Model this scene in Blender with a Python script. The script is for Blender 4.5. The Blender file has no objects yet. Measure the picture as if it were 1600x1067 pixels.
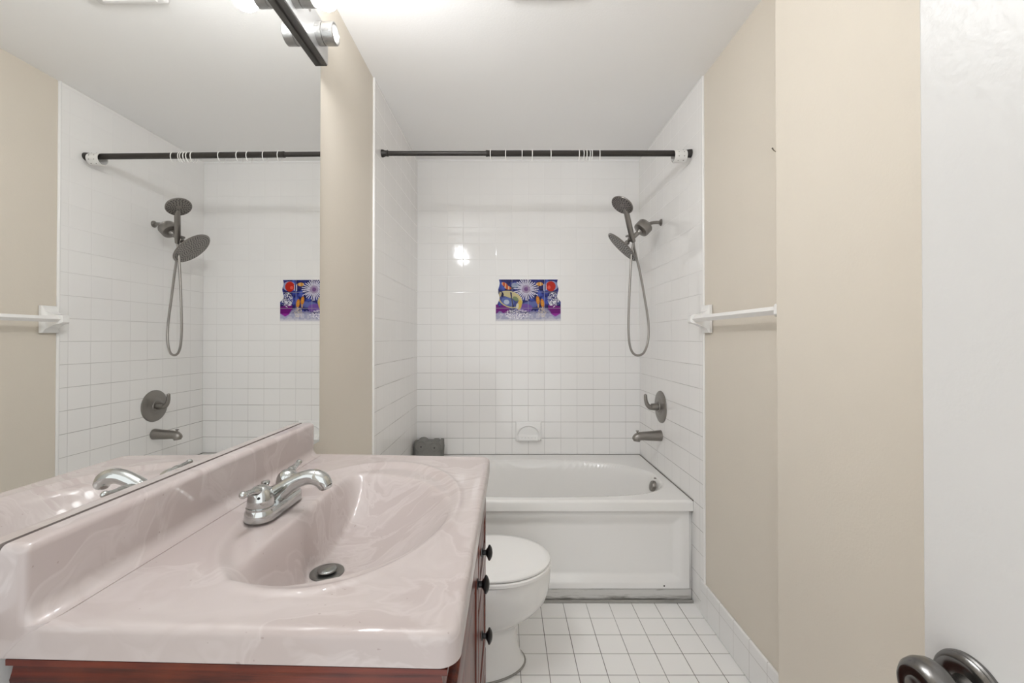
import bpy, bmesh, math, random
import numpy as np
from mathutils import Matrix, Vector
random.seed(7)
PI = math.pi
C = bpy.context.scene.collection
S = bpy.context.scene

# ------------------------------------------------------------------ camera, world, exposure
FPX, CX, CY, EYE = 667.0, 789.0, 529.0, 1.27
PITCH = 0.0079
cam_d = bpy.data.cameras.new('camera'); cam = bpy.data.objects.new('camera', cam_d); C.objects.link(cam)
cam_d.sensor_fit = 'HORIZONTAL'; cam_d.sensor_width = 36.0; cam_d.lens = 36.0 * FPX / 1600.0
cam_d.clip_start = 0.02
cam_d.shift_x = (800 - CX) / 1600.0
cam_d.shift_y = -(533.5 - (CY - FPX * math.tan(PITCH))) / 1600.0
cam.location = (0, 0, EYE); cam.rotation_euler = (PI / 2 + PITCH, 0, 0)
S.camera = cam

w = bpy.data.worlds.new('hall_daylight'); S.world = w; w.use_nodes = True
w.node_tree.nodes['Background'].inputs[0].default_value = (0.965, 0.99, 1.0, 1)
w.node_tree.nodes['Background'].inputs[1].default_value = 1.62
BULB = 104.0
S.view_settings.view_transform = 'Standard'; S.view_settings.look = 'None'
S.view_settings.gamma = 1; S.view_settings.use_curve_mapping = False
S.view_settings.exposure = 0.075
S.cycles.use_denoising = True
S.cycles.max_bounces = 14; S.cycles.diffuse_bounces = 8; S.cycles.glossy_bounces = 8
S.cycles.sample_clamp_indirect = 6.0
S.cycles.blur_glossy = 0.6

# ------------------------------------------------------------------ room numbers (metres)
P = 0.1095            # tile pitch
ZC = 2.477            # ceiling
YB = 2.88             # back wall of the alcove
XR = 0.908            # right wall face
XJ, YJ = 0.7915, 1.245  # nearer stretch of right wall stands proud from here
YTR = 1.954           # tile ends on right wall
YTL = 1.966           # tile ends on left wall
ZT = 0.49             # tub rim
YW = 2.06             # tub front
def XL(y): return -0.592 - 0.012 * (YB - y)     # left wall face (very slightly out of square)

# ------------------------------------------------------------------ materials
def nt(name):
    m = bpy.data.materials.new(name); m.use_nodes = True
    return m, m.node_tree, m.node_tree.nodes['Principled BSDF']
def setp(b, **k):
    for a, v in k.items(): b.inputs[a.replace('_', ' ')].default_value = v
def col(c): return (c[0], c[1], c[2], 1)
class N:
    def __init__(s, t): s.t = t
    def n(s, kind, **k):
        x = s.t.nodes.new(kind)
        for a, v in k.items(): setattr(x, a, v)
        return x
    def inp(s, sock, v):
        if isinstance(v, (int, float)): sock.default_value = v
        elif isinstance(v, tuple): sock.default_value = v
        else: s.t.links.new(v, sock)
    def m(s, op, a, b=0.0, c=0.0, clamp=False):
        x = s.n('ShaderNodeMath', operation=op); x.use_clamp = clamp
        s.inp(x.inputs[0], a); s.inp(x.inputs[1], b); s.inp(x.inputs[2], c)
        return x.outputs[0]
    def mix(s, f, a, b):
        x = s.n('ShaderNodeMix', data_type='RGBA')
        s.inp(x.inputs[0], f); s.inp(x.inputs[6], a); s.inp(x.inputs[7], b)
        return x.outputs[2]
    def noise(s, vec, scale, detail=2.0, rough=0.5, dist=0.0, w=None):
        x = s.n('ShaderNodeTexNoise'); s.inp(x.inputs['Scale'], scale); x.inputs['Detail'].default_value = detail
        x.inputs['Roughness'].default_value = rough; x.inputs['Distortion'].default_value = dist
        if vec is not None: s.t.links.new(vec, x.inputs['Vector'])
        return x.outputs[0]
    def ramp(s, v, lo, hi): return s.m('MULTIPLY', s.m('SUBTRACT', v, lo), 1.0 / (hi - lo), clamp=True)
    def pos(s):
        g = s.n('ShaderNodeNewGeometry'); return g.outputs['Position']
    def xyz(s, v):
        x = s.n('ShaderNodeSeparateXYZ'); s.t.links.new(v, x.inputs[0]); return x.outputs
    def vec(s, a, b, c=0.0):
        x = s.n('ShaderNodeCombineXYZ'); s.inp(x.inputs[0], a); s.inp(x.inputs[1], b); s.inp(x.inputs[2], c); return x.outputs[0]
    def bump(s, h, dist, strength=1.0):
        x = s.n('ShaderNodeBump'); x.inputs['Strength'].default_value = strength; x.inputs['Distance'].default_value = dist
        s.t.links.new(h, x.inputs['Height']); return x.outputs[0]

def simple(name, c, rough=0.5, metal=0.0, coat=0.0, spec=0.5, bump=None, vary=0.0):
    m, t, b = nt(name); n = N(t)
    setp(b, Base_Color=col(c), Roughness=rough, Metallic=metal)
    b.inputs['Coat Weight'].default_value = coat; b.inputs['Coat Roughness'].default_value = 0.06
    b.inputs['Specular IOR Level'].default_value = spec
    if vary:
        f = n.noise(n.pos(), 9.0, 3.0)
        t.links.new(n.mix(f, col([q * (1 - vary) for q in c]), col([min(1, q * (1 + vary)) for q in c])), b.inputs['Base Color'])
    if bump:
        t.links.new(n.bump(n.noise(n.pos(), bump[0], 3.0), bump[1], bump[2] if len(bump) > 2 else 1.0), b.inputs['Normal'])
    return m

def tile_mat(name, ax, u0, v0, base=(0.86, 0.85, 0.84), rough=0.09, vax='z', light_z=None, dark=(0.17, 0.155, 0.14), half=0.0011, uadd=(), vadd=(), lo_dark=1.0, tilt=0.0004):
    """square glazed tiles; joints clean and pale high up, stained near the wet parts"""
    m, t, b = nt(name); n = N(t)
    x = n.xyz(n.pos()); idx = {'x': 0, 'y': 1, 'z': 2}
    U, V = x[idx[ax]], x[idx[vax]]
    fu = n.m('MULTIPLY', n.m('SUBTRACT', U, u0 - 100 * P), 1 / P); fv = n.m('MULTIPLY', n.m('SUBTRACT', V, v0 - 100 * P), 1 / P)
    def dist(f): return n.m('MULTIPLY', n.m('SUBTRACT', 0.5, n.m('ABSOLUTE', n.m('SUBTRACT', n.m('FRACT', f), 0.5))), P)
    du, dv = dist(fu), dist(fv)
    for q in uadd: du = n.m('MINIMUM', du, n.m('ABSOLUTE', n.m('SUBTRACT', U, q)))
    for q in vadd: dv = n.m('MINIMUM', dv, n.m('ABSOLUTE', n.m('SUBTRACT', V, q)))
    dd = n.m('MINIMUM', du, dv)
    g = n.m('SUBTRACT', 1.0, n.ramp(dd, half * 0.7, half * 1.5))
    gw = n.m('SUBTRACT', 1.0, n.ramp(dd, half * 0.5, half * 3.2))
    cell = n.vec(n.m('FLOOR', fu), n.m('FLOOR', fv))
    wn = n.n('ShaderNodeTexWhiteNoise', noise_dimensions='3D'); t.links.new(cell, wn.inputs['Vector'])
    r = n.xyz(wn.outputs['Color'])
    # joints: vertical ones paler than the horizontal ones, soiled in patches
    grime = n.ramp(n.noise(n.pos(), 3.1, 4.0, 0.6), 0.36, 0.62)
    if light_z:
        zz = n.ramp(x[2], light_z[1], light_z[0])
        grime = n.m('MULTIPLY', n.m('ADD', n.m('MULTIPLY', grime, 0.55), 0.45), n.m('ADD', n.m('MULTIPLY', zz, 0.92), 0.05))
        isv = n.m('LESS_THAN', du, dv)
        grime = n.m('MULTIPLY', grime, n.m('SUBTRACT', 1.0, n.m('MULTIPLY', isv, 0.6)))
    else:
        grime = n.m('ADD', n.m('MULTIPLY', grime, 0.4), 0.6)
    gc = n.mix(n.m('MULTIPLY', grime, lo_dark), col((0.80, 0.79, 0.78)), col(dark))
    tone = n.m('ADD', n.m('MULTIPLY', r[2], 0.014), 0.99)
    tc = n.n('ShaderNodeVectorMath', operation='SCALE'); tc.inputs[0].default_value = base; t.links.new(tone, tc.inputs['Scale'])
    t.links.new(n.mix(g, tc.outputs[0], gc), b.inputs['Base Color'])
    t.links.new(n.m('ADD', n.m('MULTIPLY', g, 0.6), rough), b.inputs['Roughness'])
    # height in metres: joint groove, cushion edge, each tile set a hair out of plane
    lu = n.m('SUBTRACT', n.m('FRACT', fu), 0.5); lv = n.m('SUBTRACT', n.m('FRACT', fv), 0.5)
    h = n.m('ADD', n.m('MULTIPLY', n.m('MULTIPLY', n.m('SUBTRACT', r[0], 0.5), lu), tilt), n.m('MULTIPLY', n.m('MULTIPLY', n.m('SUBTRACT', r[1], 0.5), lv), tilt))
    h = n.m('SUBTRACT', h, n.m('MULTIPLY', gw, 0.00035))
    h = n.m('ADD', h, n.m('MULTIPLY', n.noise(n.pos(), 28.0, 1.0), 0.00018))
    t.links.new(n.bump(h, 1.0), b.inputs['Normal'])
    return m

BEIGE = simple('beige_eggshell_paint', (0.68, 0.625, 0.543), 0.45, bump=(180, 0.0004), vary=0.012)
CEIL = simple('white_ceiling_paint', (0.90, 0.895, 0.89), 0.75, bump=(140, 0.0004))
DOORW = simple('white_gloss_paint_with_orange_peel', (0.60, 0.593, 0.585), 0.35, bump=(95, 0.0005))
WHITE_TRIM = simple('white_trim_paint', (0.72, 0.71, 0.69), 0.4, vary=0.02)
T_BACK = tile_mat('white_tile_back', 'x', 0.0475, ZT, light_z=(0.7, 1.75))
T_SIDER = tile_mat('white_tile_right', 'y', YTR + 0.045, ZT, light_z=(0.8, 1.9), uadd=())
T_SIDEL = tile_mat('white_tile_left', 'y', YTL + 0.045, ZT, light_z=(0.8, 1.9))
T_FLOOR = tile_mat('white_floor_tile', 'x', 0.169, 1.950, vax='y', rough=0.2, dark=(0.10, 0.09, 0.08), half=0.0013, base=(0.88, 0.872, 0.862))
T_BASE = tile_mat('white_base_tile', 'y', 1.840 - 0.03, 0.110, rough=0.14, half=0.0009, dark=(0.4, 0.38, 0.36), base=(0.84, 0.835, 0.828))
ENAMEL = simple('white_bath_enamel', (0.83, 0.82, 0.805), 0.16, coat=0.3, vary=0.01)
PORC = simple('white_vitreous_china', (0.84, 0.835, 0.825), 0.1, coat=0.5)
SEATW = simple('white_seat_plastic', (0.87, 0.865, 0.855), 0.22, coat=0.2)
CERAM = simple('white_ceramic_glaze', (0.85, 0.845, 0.835), 0.12, coat=0.3)
BARW = simple('white_bar_plastic', (0.86, 0.85, 0.84), 0.25)
CHROME = simple('polished_chrome', (0.52, 0.53, 0.52), 0.06, 1.0)
NICKEL = simple('dark_brushed_nickel', (0.27, 0.253, 0.235), 0.33, 0.85)
HOSE = simple('grey_hose_metal', (0.34, 0.32, 0.30), 0.35, 0.8)
NOZZLE = simple('dark_rubber_nozzles', (0.03, 0.028, 0.026), 0.6)
PEWTER = simple('antique_pewter', (0.19, 0.185, 0.18), 0.24, 1.0)
BLACKM = simple('dark_bronze_rod', (0.035, 0.031, 0.028), 0.42, 0.3, bump=(60, 0.0004))
KNOBM = simple('oil_rubbed_black', (0.012, 0.011, 0.012), 0.32, 0.3)
RINGP = simple('white_ring_plastic', (0.85, 0.84, 0.82), 0.3)
PLASTER = simple('white_speckled_collar', (0.75, 0.74, 0.72), 0.55, bump=(240, 0.0012))
HOLE = simple('dark_hole', (0.03, 0.03, 0.03), 0.8)
MIRROR = simple('silvered_glass', (0.93, 0.935, 0.925), 0.0, 1.0)
MEDGE = simple('mirror_glass_edge', (0.10, 0.13, 0.12), 0.15, 0.0)
GALV = simple('brushed_steel_lamp', (0.36, 0.355, 0.345), 0.3, 1.0, bump=(120, 0.0008))
LPLATE = simple('lamp_backplate_steel', (0.55, 0.545, 0.54), 0.28, 0.9)
LDARK = simple('lamp_underside_dark', (0.045, 0.04, 0.035), 0.5, 0.0)
CAULK = simple('grey_caulk', (0.30, 0.29, 0.27), 0.8, vary=0.35)
LAVA = simple('dark_grey_ribbed_rubber', (0.20, 0.195, 0.182), 0.75, bump=(70, 0.003))
SWITCH = simple('plain_white_plastic', (0.8, 0.79, 0.78), 0.4)

def emis(name, c, s):
    m, t, b = nt(name); setp(b, Base_Color=col(c)); b.inputs['Emission Color'].default_value = col(c); b.inputs['Emission Strength'].default_value = s
    return m
GLOW = emis('lit_frosted_bulb', (0.975, 0.99, 1.0), BULB)
GLOWD = emis('dim_lamp_face', (1.0, 0.98, 0.95), 3.0)

def marble_mat():
    m, t, b = nt('pink_cultured_marble'); n = N(t)
    p = n.pos()
    warp = n.n('ShaderNodeTexNoise'); warp.inputs['Scale'].default_value = 3.2; warp.inputs['Detail'].default_value = 3.0
    t.links.new(p, warp.inputs['Vector'])
    va = n.n('ShaderNodeVectorMath', operation='MULTIPLY_ADD'); t.links.new(warp.outputs['Color'], va.inputs[0]); va.inputs[1].default_value = (0.55, 0.55, 0.55); t.links.new(p, va.inputs[2])
    mp = n.n('ShaderNodeMapping'); mp.inputs['Scale'].default_value = (3.2, 8.0, 5.0); mp.inputs['Rotation'].default_value = (0, 0, 0.5); t.links.new(va.outputs[0], mp.inputs[0])
    a = n.noise(mp.outputs[0], 1.0, 4.0, 0.55, 0.9)
    vein = n.ramp(n.m('ABSOLUTE', n.m('SUBTRACT', a, 0.5)), 0.05, 0.0)
    broad = n.ramp(a, 0.45, 0.72)
    c = n.mix(n.m('MULTIPLY', broad, 0.7), col((0.44, 0.378, 0.362)), col((0.525, 0.475, 0.462)))
    c = n.mix(n.m('MULTIPLY', vein, 0.22), c, col((0.66, 0.62, 0.61)))
    sp = n.ramp(n.noise(p, 170.0, 0.0), 0.845, 0.87)
    c = n.mix(n.m('MULTIPLY', sp, 0.6), c, col((0.3, 0.24, 0.22)))
    t.links.new(c, b.inputs['Base Color'])
    setp(b, Roughness=0.42); b.inputs['Specular IOR Level'].default_value = 0.25; b.inputs['Coat Weight'].default_value = 0.55; b.inputs['Coat Roughness'].default_value = 0.035
    t.links.new(n.bump(n.noise(p, 16.0, 1.0), 0.0006), b.inputs['Normal'])
    return m
MARBLE = marble_mat()

def wood_mat(name, long_axis):
    m, t, b = nt(name); n = N(t)
    mp = n.n('ShaderNodeMapping'); t.links.new(n.pos(), mp.inputs[0])
    sc = {'x': (3, 70, 70), 'z': (70, 70, 3), 'y': (70, 3, 70)}[long_axis]; mp.inputs['Scale'].default_value = sc
    a = n.noise(mp.outputs[0], 1.0, 6.0, 0.65, 0.6)
    c = n.mix(n.ramp(a, 0.3, 0.72), col((0.022, 0.0028, 0.002)), col((0.165, 0.020, 0.006)))
    blot = n.ramp(n.noise(n.pos(), 14.0, 2.0), 0.42, 0.7)
    c = n.mix(n.m('MULTIPLY', blot, 0.4), c, col((0.19, 0.037, 0.011)))
    t.links.new(c, b.inputs['Base Color']); setp(b, Roughness=0.38)
    b.inputs['Specular IOR Level'].default_value = 0.3; b.inputs['Coat Weight'].default_value = 0.35; b.inputs['Coat Roughness'].default_value = 0.12
    t.links.new(n.bump(a, 0.0006), b.inputs['Normal'])
    return m
WOODX, WOODZ, WOODY = wood_mat('red_mahogany_across', 'x'), wood_mat('red_mahogany_upright', 'z'), wood_mat('red_mahogany_along', 'y')

def strip_mat():
    m, t, b = nt('soiled_white_base_strip'); n = N(t)
    mp = n.n('ShaderNodeMapping'); t.links.new(n.pos(), mp.inputs[0]); mp.inputs['Scale'].default_value = (6, 40, 60)
    a = n.noise(mp.outputs[0], 1.0, 6.0, 0.7, 0.5)
    z = n.xyz(n.pos())[2]
    low = n.ramp(z, 0.030, 0.004)
    f = n.ramp(n.m('ADD', a, n.m('MULTIPLY', low, 0.30)), 0.55, 0.80)
    t.links.new(n.mix(f, col((0.60, 0.59, 0.57)), col((0.20, 0.19, 0.17))), b.inputs['Base Color']); setp(b, Roughness=0.7)
    t.links.new(n.bump(a, 0.002), b.inputs['Normal'])
    return m
STRIP = strip_mat()

def vcol_mat():
    m, t, b = nt('painted_ceramic_mural'); a = t.nodes.new('ShaderNodeVertexColor'); a.layer_name = 'paint'
    t.links.new(a.outputs[0], b.inputs['Base Color']); setp(b, Roughness=0.3); b.inputs['Specular IOR Level'].default_value = 0.2
    return m
MURAL = vcol_mat()

# ------------------------------------------------------------------ mesh helpers
ROOTM = {}
def thing(name, label, cat, loc, rz=0.0, group=None):
    o = bpy.data.objects.new(name, None); C.objects.link(o); o.empty_display_size = 0.05
    o.location = loc; o.rotation_euler = (0, 0, rz); o['label'] = label; o['category'] = cat
    if group: o['group'] = group
    ROOTM[o.name] = (Matrix.Translation(Vector(loc)) @ Matrix.Rotation(rz, 4, 'Z')).inverted()
    return o
def tag(o, label, cat, group=None, kind=None):
    if label: o['label'] = label
    if cat: o['category'] = cat
    if group: o['group'] = group
    if kind: o['kind'] = kind
    return o
def put(name, bm, mats, parent=None, smooth=True, xf=None, label=None, flip=True):
    """link the bmesh (world coordinates) as one object, vertices stored relative to its thing"""
    if xf is not None:
        if callable(xf):
            for v in bm.verts: v.co = Vector(xf(v.co))
        else: bm.transform(xf)
    inv = Matrix.Identity(4); p = parent
    while p is not None:
        if p.name in ROOTM: inv = ROOTM[p.name]
        p = p.parent
    bm.transform(inv)
    if flip: bmesh.ops.recalc_face_normals(bm, faces=bm.faces)
    me = bpy.data.meshes.new(name); bm.to_mesh(me); bm.free()
    for m in (mats if isinstance(mats, (list, tuple)) else [mats]): me.materials.append(m)
    if smooth:
        for f in me.polygons: f.use_smooth = True
        if smooth != 'all':
            me.set_sharp_from_angle(angle=math.radians(38))
    o = bpy.data.objects.new(name, me); C.objects.link(o)
    if parent is not None: o.parent = parent
    if label: o['label'] = label
    return o
def struct(name, bm, m, **k):
    o = put(name, bm, m, **k); o['kind'] = 'structure'; return o
def nb(): return bmesh.new()
def setmi(faces, mi):
    for f in faces: f.material_index = mi
def box(bm, lo, hi, bev=0.0, seg=2, mi=0):
    lo, hi = Vector(lo), Vector(hi)
    r = bmesh.ops.create_cube(bm, size=1.0)
    vs = r['verts']
    for v in vs: v.co = Vector(((v.co.x + .5) * (hi.x - lo.x) + lo.x, (v.co.y + .5) * (hi.y - lo.y) + lo.y, (v.co.z + .5) * (hi.z - lo.z) + lo.z))
    fs = set(f for v in vs for f in v.link_faces); setmi(fs, mi)
    if bev > 0:
        es = list(set(e for v in vs for e in v.link_edges))
        bmesh.ops.bevel(bm, geom=es, offset=bev, segments=seg, affect='EDGES', profile=0.5, material=-1)
    return bm
def bx(lo, hi, bev=0.0, seg=2): return box(nb(), lo, hi, bev, seg)
def crom(pts, k=6):
    pts = [Vector(p) for p in pts]; out = []
    q = [pts[0] * 2 - pts[1]] + pts + [pts[-1] * 2 - pts[-2]]
    for i in range(1, len(q) - 2):
        for j in range(k):
            t = j / k; a, b, c, d = q[i - 1], q[i], q[i + 1], q[i + 2]
            out.append(0.5 * ((2 * b) + (c - a) * t + (2 * a - 5 * b + 4 * c - d) * t * t + (-a + 3 * b - 3 * c + d) * t ** 3))
    out.append(pts[-1]); return out
def interp(vals, k=6):
    out = []
    for i in range(len(vals) - 1):
        for j in range(k):
            t = j / k; t = t * t * (3 - 2 * t) * .5 + t * .5; out.append(vals[i] * (1 - t) + vals[i + 1] * t)
    out.append(vals[-1]); return out
def tube(bm, pts, rad, n=16, smooth=0, caps=True, mi=0, up=None, sx=1.0, closed=False, roundcap=0):
    """swept tube with a radius per point; sx squashes it sideways"""
    if not isinstance(rad, (list, tuple)): rad = [rad] * len(pts)
    if smooth: pts, rad = crom(pts, smooth), interp(list(rad), smooth)
    pts = [Vector(p) for p in pts]; rad = list(rad)
    if roundcap:
        for end in (0, 1):
            a, b = (pts[0], pts[1]) if end == 0 else (pts[-1], pts[-2]); d = (a - b).normalized(); r = rad[0] if end == 0 else rad[-1]
            ex = [(a + d * r * math.sin(t) * roundcap, max(r * math.cos(t), r * 0.04)) for t in (0.4, 0.8, 1.15, 1.45, PI / 2)]
            if end == 0: pts = [e[0] for e in reversed(ex)] + pts; rad = [e[1] for e in reversed(ex)] + rad
            else: pts = pts + [e[0] for e in ex]; rad = rad + [e[1] for e in ex]
    m = len(pts); rings = []; prev = None
    for i in range(m):
        if closed: d = pts[(i + 1) % m] - pts[i - 1]
        else: d = pts[min(i + 1, m - 1)] - pts[max(i - 1, 0)]
        if d.length < 1e-9: d = Vector((0, 0, 1))
        d.normalize()
        if prev is None:
            u = Vector(up) if up else (Vector((0, 0, 1)) if abs(d.z) < .9 else Vector((1, 0, 0)))
        else: u = prev
        u = (u - d * u.dot(d)).normalized(); prev = u; v = d.cross(u)
        rings.append([bm.verts.new(pts[i] + (u * math.cos(2 * PI * j / n) + v * math.sin(2 * PI * j / n) * sx) * rad[i]) for j in range(n)])
    fs = []
    for i in range(m if closed else m - 1):
        A, B = rings[i], rings[(i + 1) % m]
        for j in range(n): fs.append(bm.faces.new((A[j], A[(j + 1) % n], B[(j + 1) % n], B[j])))
    if caps and not closed:
        fs.append(bm.faces.new(rings[0][::-1])); fs.append(bm.faces.new(rings[-1]))
    setmi(fs, mi); return bm
def lathe(bm, org, axis, prof, n=32, mi=0, caps=True):
    """prof = [(distance along the axis, radius)]"""
    org, axis = Vector(org), Vector(axis).normalized()
    u = Vector((0, 0, 1)) if abs(axis.z) < .9 else Vector((1, 0, 0)); u = (u - axis * u.dot(axis)).normalized(); v = axis.cross(u)
    rings = [[bm.verts.new(org + axis * h + (u * math.cos(2 * PI * j / n) + v * math.sin(2 * PI * j / n)) * max(r, 1e-4)) for j in range(n)] for h, r in prof]
    fs = []
    for A, B in zip(rings, rings[1:]):
        for j in range(n): fs.append(bm.faces.new((A[j], A[(j + 1) % n], B[(j + 1) % n], B[j])))
    if caps: fs.append(bm.faces.new(rings[0][::-1])); fs.append(bm.faces.new(rings[-1]))
    setmi(fs, mi); return bm
def sheet(bm, nu, nv, fn, mi=0):
    """grid of vertices from fn(i, j)"""
    g = [[bm.verts.new(fn(i, j)) for j in range(nv)] for i in range(nu)]
    for i in range(nu - 1):
        for j in range(nv - 1):
            f = bm.faces.new((g[i][j], g[i + 1][j], g[i + 1][j + 1], g[i][j + 1])); f.material_index = mi
    return g
def loft(bm, loops, cap0=True, cap1=True, mi=0):
    rings = [[bm.verts.new(p) for p in lp] for lp in loops]; n = len(rings[0]); fs = []
    for A, B in zip(rings, rings[1:]):
        for j in range(n): fs.append(bm.faces.new((A[j], A[(j + 1) % n], B[(j + 1) % n], B[j])))
    if cap0: fs.append(bm.faces.new(rings[0][::-1]))
    if cap1: fs.append(bm.faces.new(rings[-1]))
    setmi(fs, mi); return bm
def sstep(a, b, x):
    t = min(1, max(0, (x - a) / (b - a))); return t * t * (3 - 2 * t)
def left_quad(bm, y0, y1, z0, z1, off=0.0, back=0.08):
    """slab on the left wall that follows its slight skew"""
    a, b = XL(y0) + off, XL(y1) + off
    loft(bm, [[(a, y0, z0), (b, y1, z0), (b - back, y1, z0), (a - back, y0, z0)], [(a, y0, z1), (b, y1, z1), (b - back, y1, z1), (a - back, y0, z1)]])
    return bm

# ------------------------------------------------------------------ room shell
YN = -0.45
struct('floor', bx((-0.75, YN, -0.05), (1.05, YB + .08, 0)), T_FLOOR, smooth=False)
struct('ceiling', bx((-0.75, YN, ZC), (1.05, YB + .08, ZC + .05)), CEIL, smooth=False)
struct('wall_back', bx((-0.75, YB, 0), (1.05, YB + .08, ZC)), T_BACK, smooth=False)
struct('wall_left', left_quad(nb(), YN, YTL, 0, ZC, -0.007, 0.09), BEIGE, smooth=False)
struct('wall_right', bx((XR + .007, YJ - .02, 0), (1.05, YTR + .02, ZC)), BEIGE, smooth=False)
struct('wall_right_near', bx((XJ, YN, 0), (1.05, YJ, ZC), 0.003), BEIGE, smooth=False)
struct('wall_alcove_left', left_quad(nb(), YTL, YB, 0, ZC, 0.0, 0.09), T_SIDEL, smooth=False)
struct('wall_alcove_right', bx((XR, YTR, 0), (1.05, YB, ZC)), T_SIDER, smooth=False)
# rounded white edging tiles where the tile meets the paint
def bullnose(sgn):
    bm = nb()
    if sgn > 0:
        tube(bm, [(XR + .004, YTR + .003, 0.155 + 0), (XR + .004, YTR + .003, ZC)], 0.0065, 12)
    else:
        tube(bm, [(XL(YTL) - .004, YTL + .003, 0), (XL(YTL) - .004, YTL + .003, ZC)], 0.0065, 12)
    return bm
struct('trim_1', bullnose(1), CERAM); struct('trim_2', bullnose(-1), CERAM)
bm = nb(); box(bm, (XR - .004, YJ, 0), (XR + .007, YTR + .03, 0.155), 0.004, 2)
struct('baseboard_right', bm, T_BASE, smooth=False)
struct('baseboard_right_near', bx((XJ - .011, 0.5, 0), (XJ, YJ + .004, 0.155), 0.004), T_BASE, smooth=False)
bm = nb(); left_quad(bm, 1.30, YTL, 0, 0.155, 0.004, 0.011); struct('baseboard_left', bm, T_BASE, smooth=False)
# pale corner of door casing showing beside the vanity
bm = nb(); left_quad(bm, 0.40, 0.60, 0, 0.885, 0.004, 0.012); struct('trim_3', bm, WHITE_TRIM, smooth=False)
# pale paint line where the ceiling and the tile meet
bm = nb(); tube(bm, [(XL(YB), YB - .003, ZC - .002), (XR, YB - .003, ZC - .002)], .006, 8); struct('trim_4', bm, CEIL)

# ------------------------------------------------------------------ bathtub
tub = thing('bathtub', 'white alcove bathtub with recessed front panel, between tiled walls', 'bathtub', (0.155, 2.47, 0))
bm = nb()
X0, X1, Y0, Y1 = XL(2.4) + 0.002, XR - 0.0015, YW, YB - 0.001
def tub_depth(x, y):
    cx, cy, a = 0.155, 2.435, 0.685
    b = 0.315; e = 2.15 if y > cy else 3.5
    ax, ay = abs(x - cx) / a, abs(y - cy) / b
    s = (ax ** e + ay ** e) ** (1 / e)
    t = (1 - s)
    if t <= -0.02: return 0.0
    t = (math.sqrt(max(t + .02, 0) ** 2 + .012 ** 2) - .012)
    k = 0.25 if x > cx else 0.25 + 0.35 * sstep(0.1, 1.0, ax)     # sloping back rest on the left
    q = min(1, t / k)
    return 0.355 * (1 - (1 - q) ** 2.3)
NX, NY = 190, 110
bm = nb()
xs = [X0 + (X1 - X0) * i / (NX - 1) for i in range(NX)]
rr = 0.012
edge = [(Y0, -0.050), (Y0, -0.030), (Y0, -rr)] + [(Y0 + rr - rr * math.cos(t), -rr + rr * math.sin(t)) for t in (0.3, 0.6, 0.9, 1.2, PI / 2)]
ys = [(Y0 + rr + (Y1 - Y0 - rr) * (j / NY), None) for j in range(1, NY + 1)]
rows = edge + ys
def tubp(i, j):
    y, dz = rows[j]; x = xs[i]
    if dz is None:
        lift = 0.0
        return (x, y, ZT - tub_depth(x, y))
    return (x, y, ZT + dz)
sheet(bm, NX, len(rows), tubp)
put('basin', bm, ENAMEL, tub, smooth='all', flip=False)
# apron with recessed panel
bm = nb()
AY = YW + 0.016
def apron(i, j):
    x = X0 + (0.893 - X0) * i / 160; z = 0.060 + (0.442 - 0.060) * j / 70
    dx = min(x - (X0 + .05), 0.862 - x); dz = min((0.418 - z) * 0.75, (z - 0.085) * 1.1)
    d = min(dx, dz)
    return (x, AY + 0.020 * sstep(0, 0.048, d), z)
sheet(bm, 161, 71, apron)
box(bm, (X0, AY + .001, .44), (0.893, AY + .03, .443))
box(bm, (0.893, AY + .005, .058), (0.907, AY + .03, .443))
put('apron', bm, ENAMEL, tub, smooth='all')
bm = nb(); box(bm, (X0, AY + .002, 0.0), (0.905, AY + .03, .0575), 0.003)
put('base_strip', bm, STRIP, tub, smooth=False, label='soiled white strip along the foot of the tub')
bm = nb(); tube(bm, [(X0, YW + .008, .003), (0.905, YW + .008, .003)], .007, 8); put('floor_caulk', bm, CAULK, tub)
bm = nb(); lathe(bm, (0.771, AY + .0025, .073), (0, -1, 0), [(0, .004), (.003, .004), (.0045, .002)], 12); put('apron_screw', bm, HOLE, tub)
bm = nb(); lathe(bm, (0.838, 2.39, ZT - .001), (0, 0, 1), [(0, .007), (.003, .007), (.0045, .004)], 14); put('rim_screw', bm, NICKEL, tub)
bm = nb(); lathe(bm, (0.822, 2.372, .452), (-1, 0, .28), [(-.004, .030), (.008, .030), (.014, .026), (.017, .012), (.018, .001)], 28)
put('overflow_plate', bm, NICKEL, tub, label='dark nickel oval overflow cover')
bm = nb(); lathe(bm, (0.52, 2.43, .134), (0, 0, 1), [(0, .036), (.004, .034), (.005, .02), (.012, .018), (.014, .002)], 24); put('tub_drain', bm, NICKEL, tub)
bm = nb()
for a, b in (((X0 + .004, YB - .0035), (XR - .003, YB - .0035)), ((XR - .0035, YB - .004), (XR - .0035, YW))):
    tube(bm, [(a[0], a[1], ZT + .001), (b[0], b[1], ZT + .001)], .0028, 8)
put('caulk_line', bm, simple('stained_caulk', (0.20, 0.19, 0.175), 0.8, vary=0.5), tub)

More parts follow.
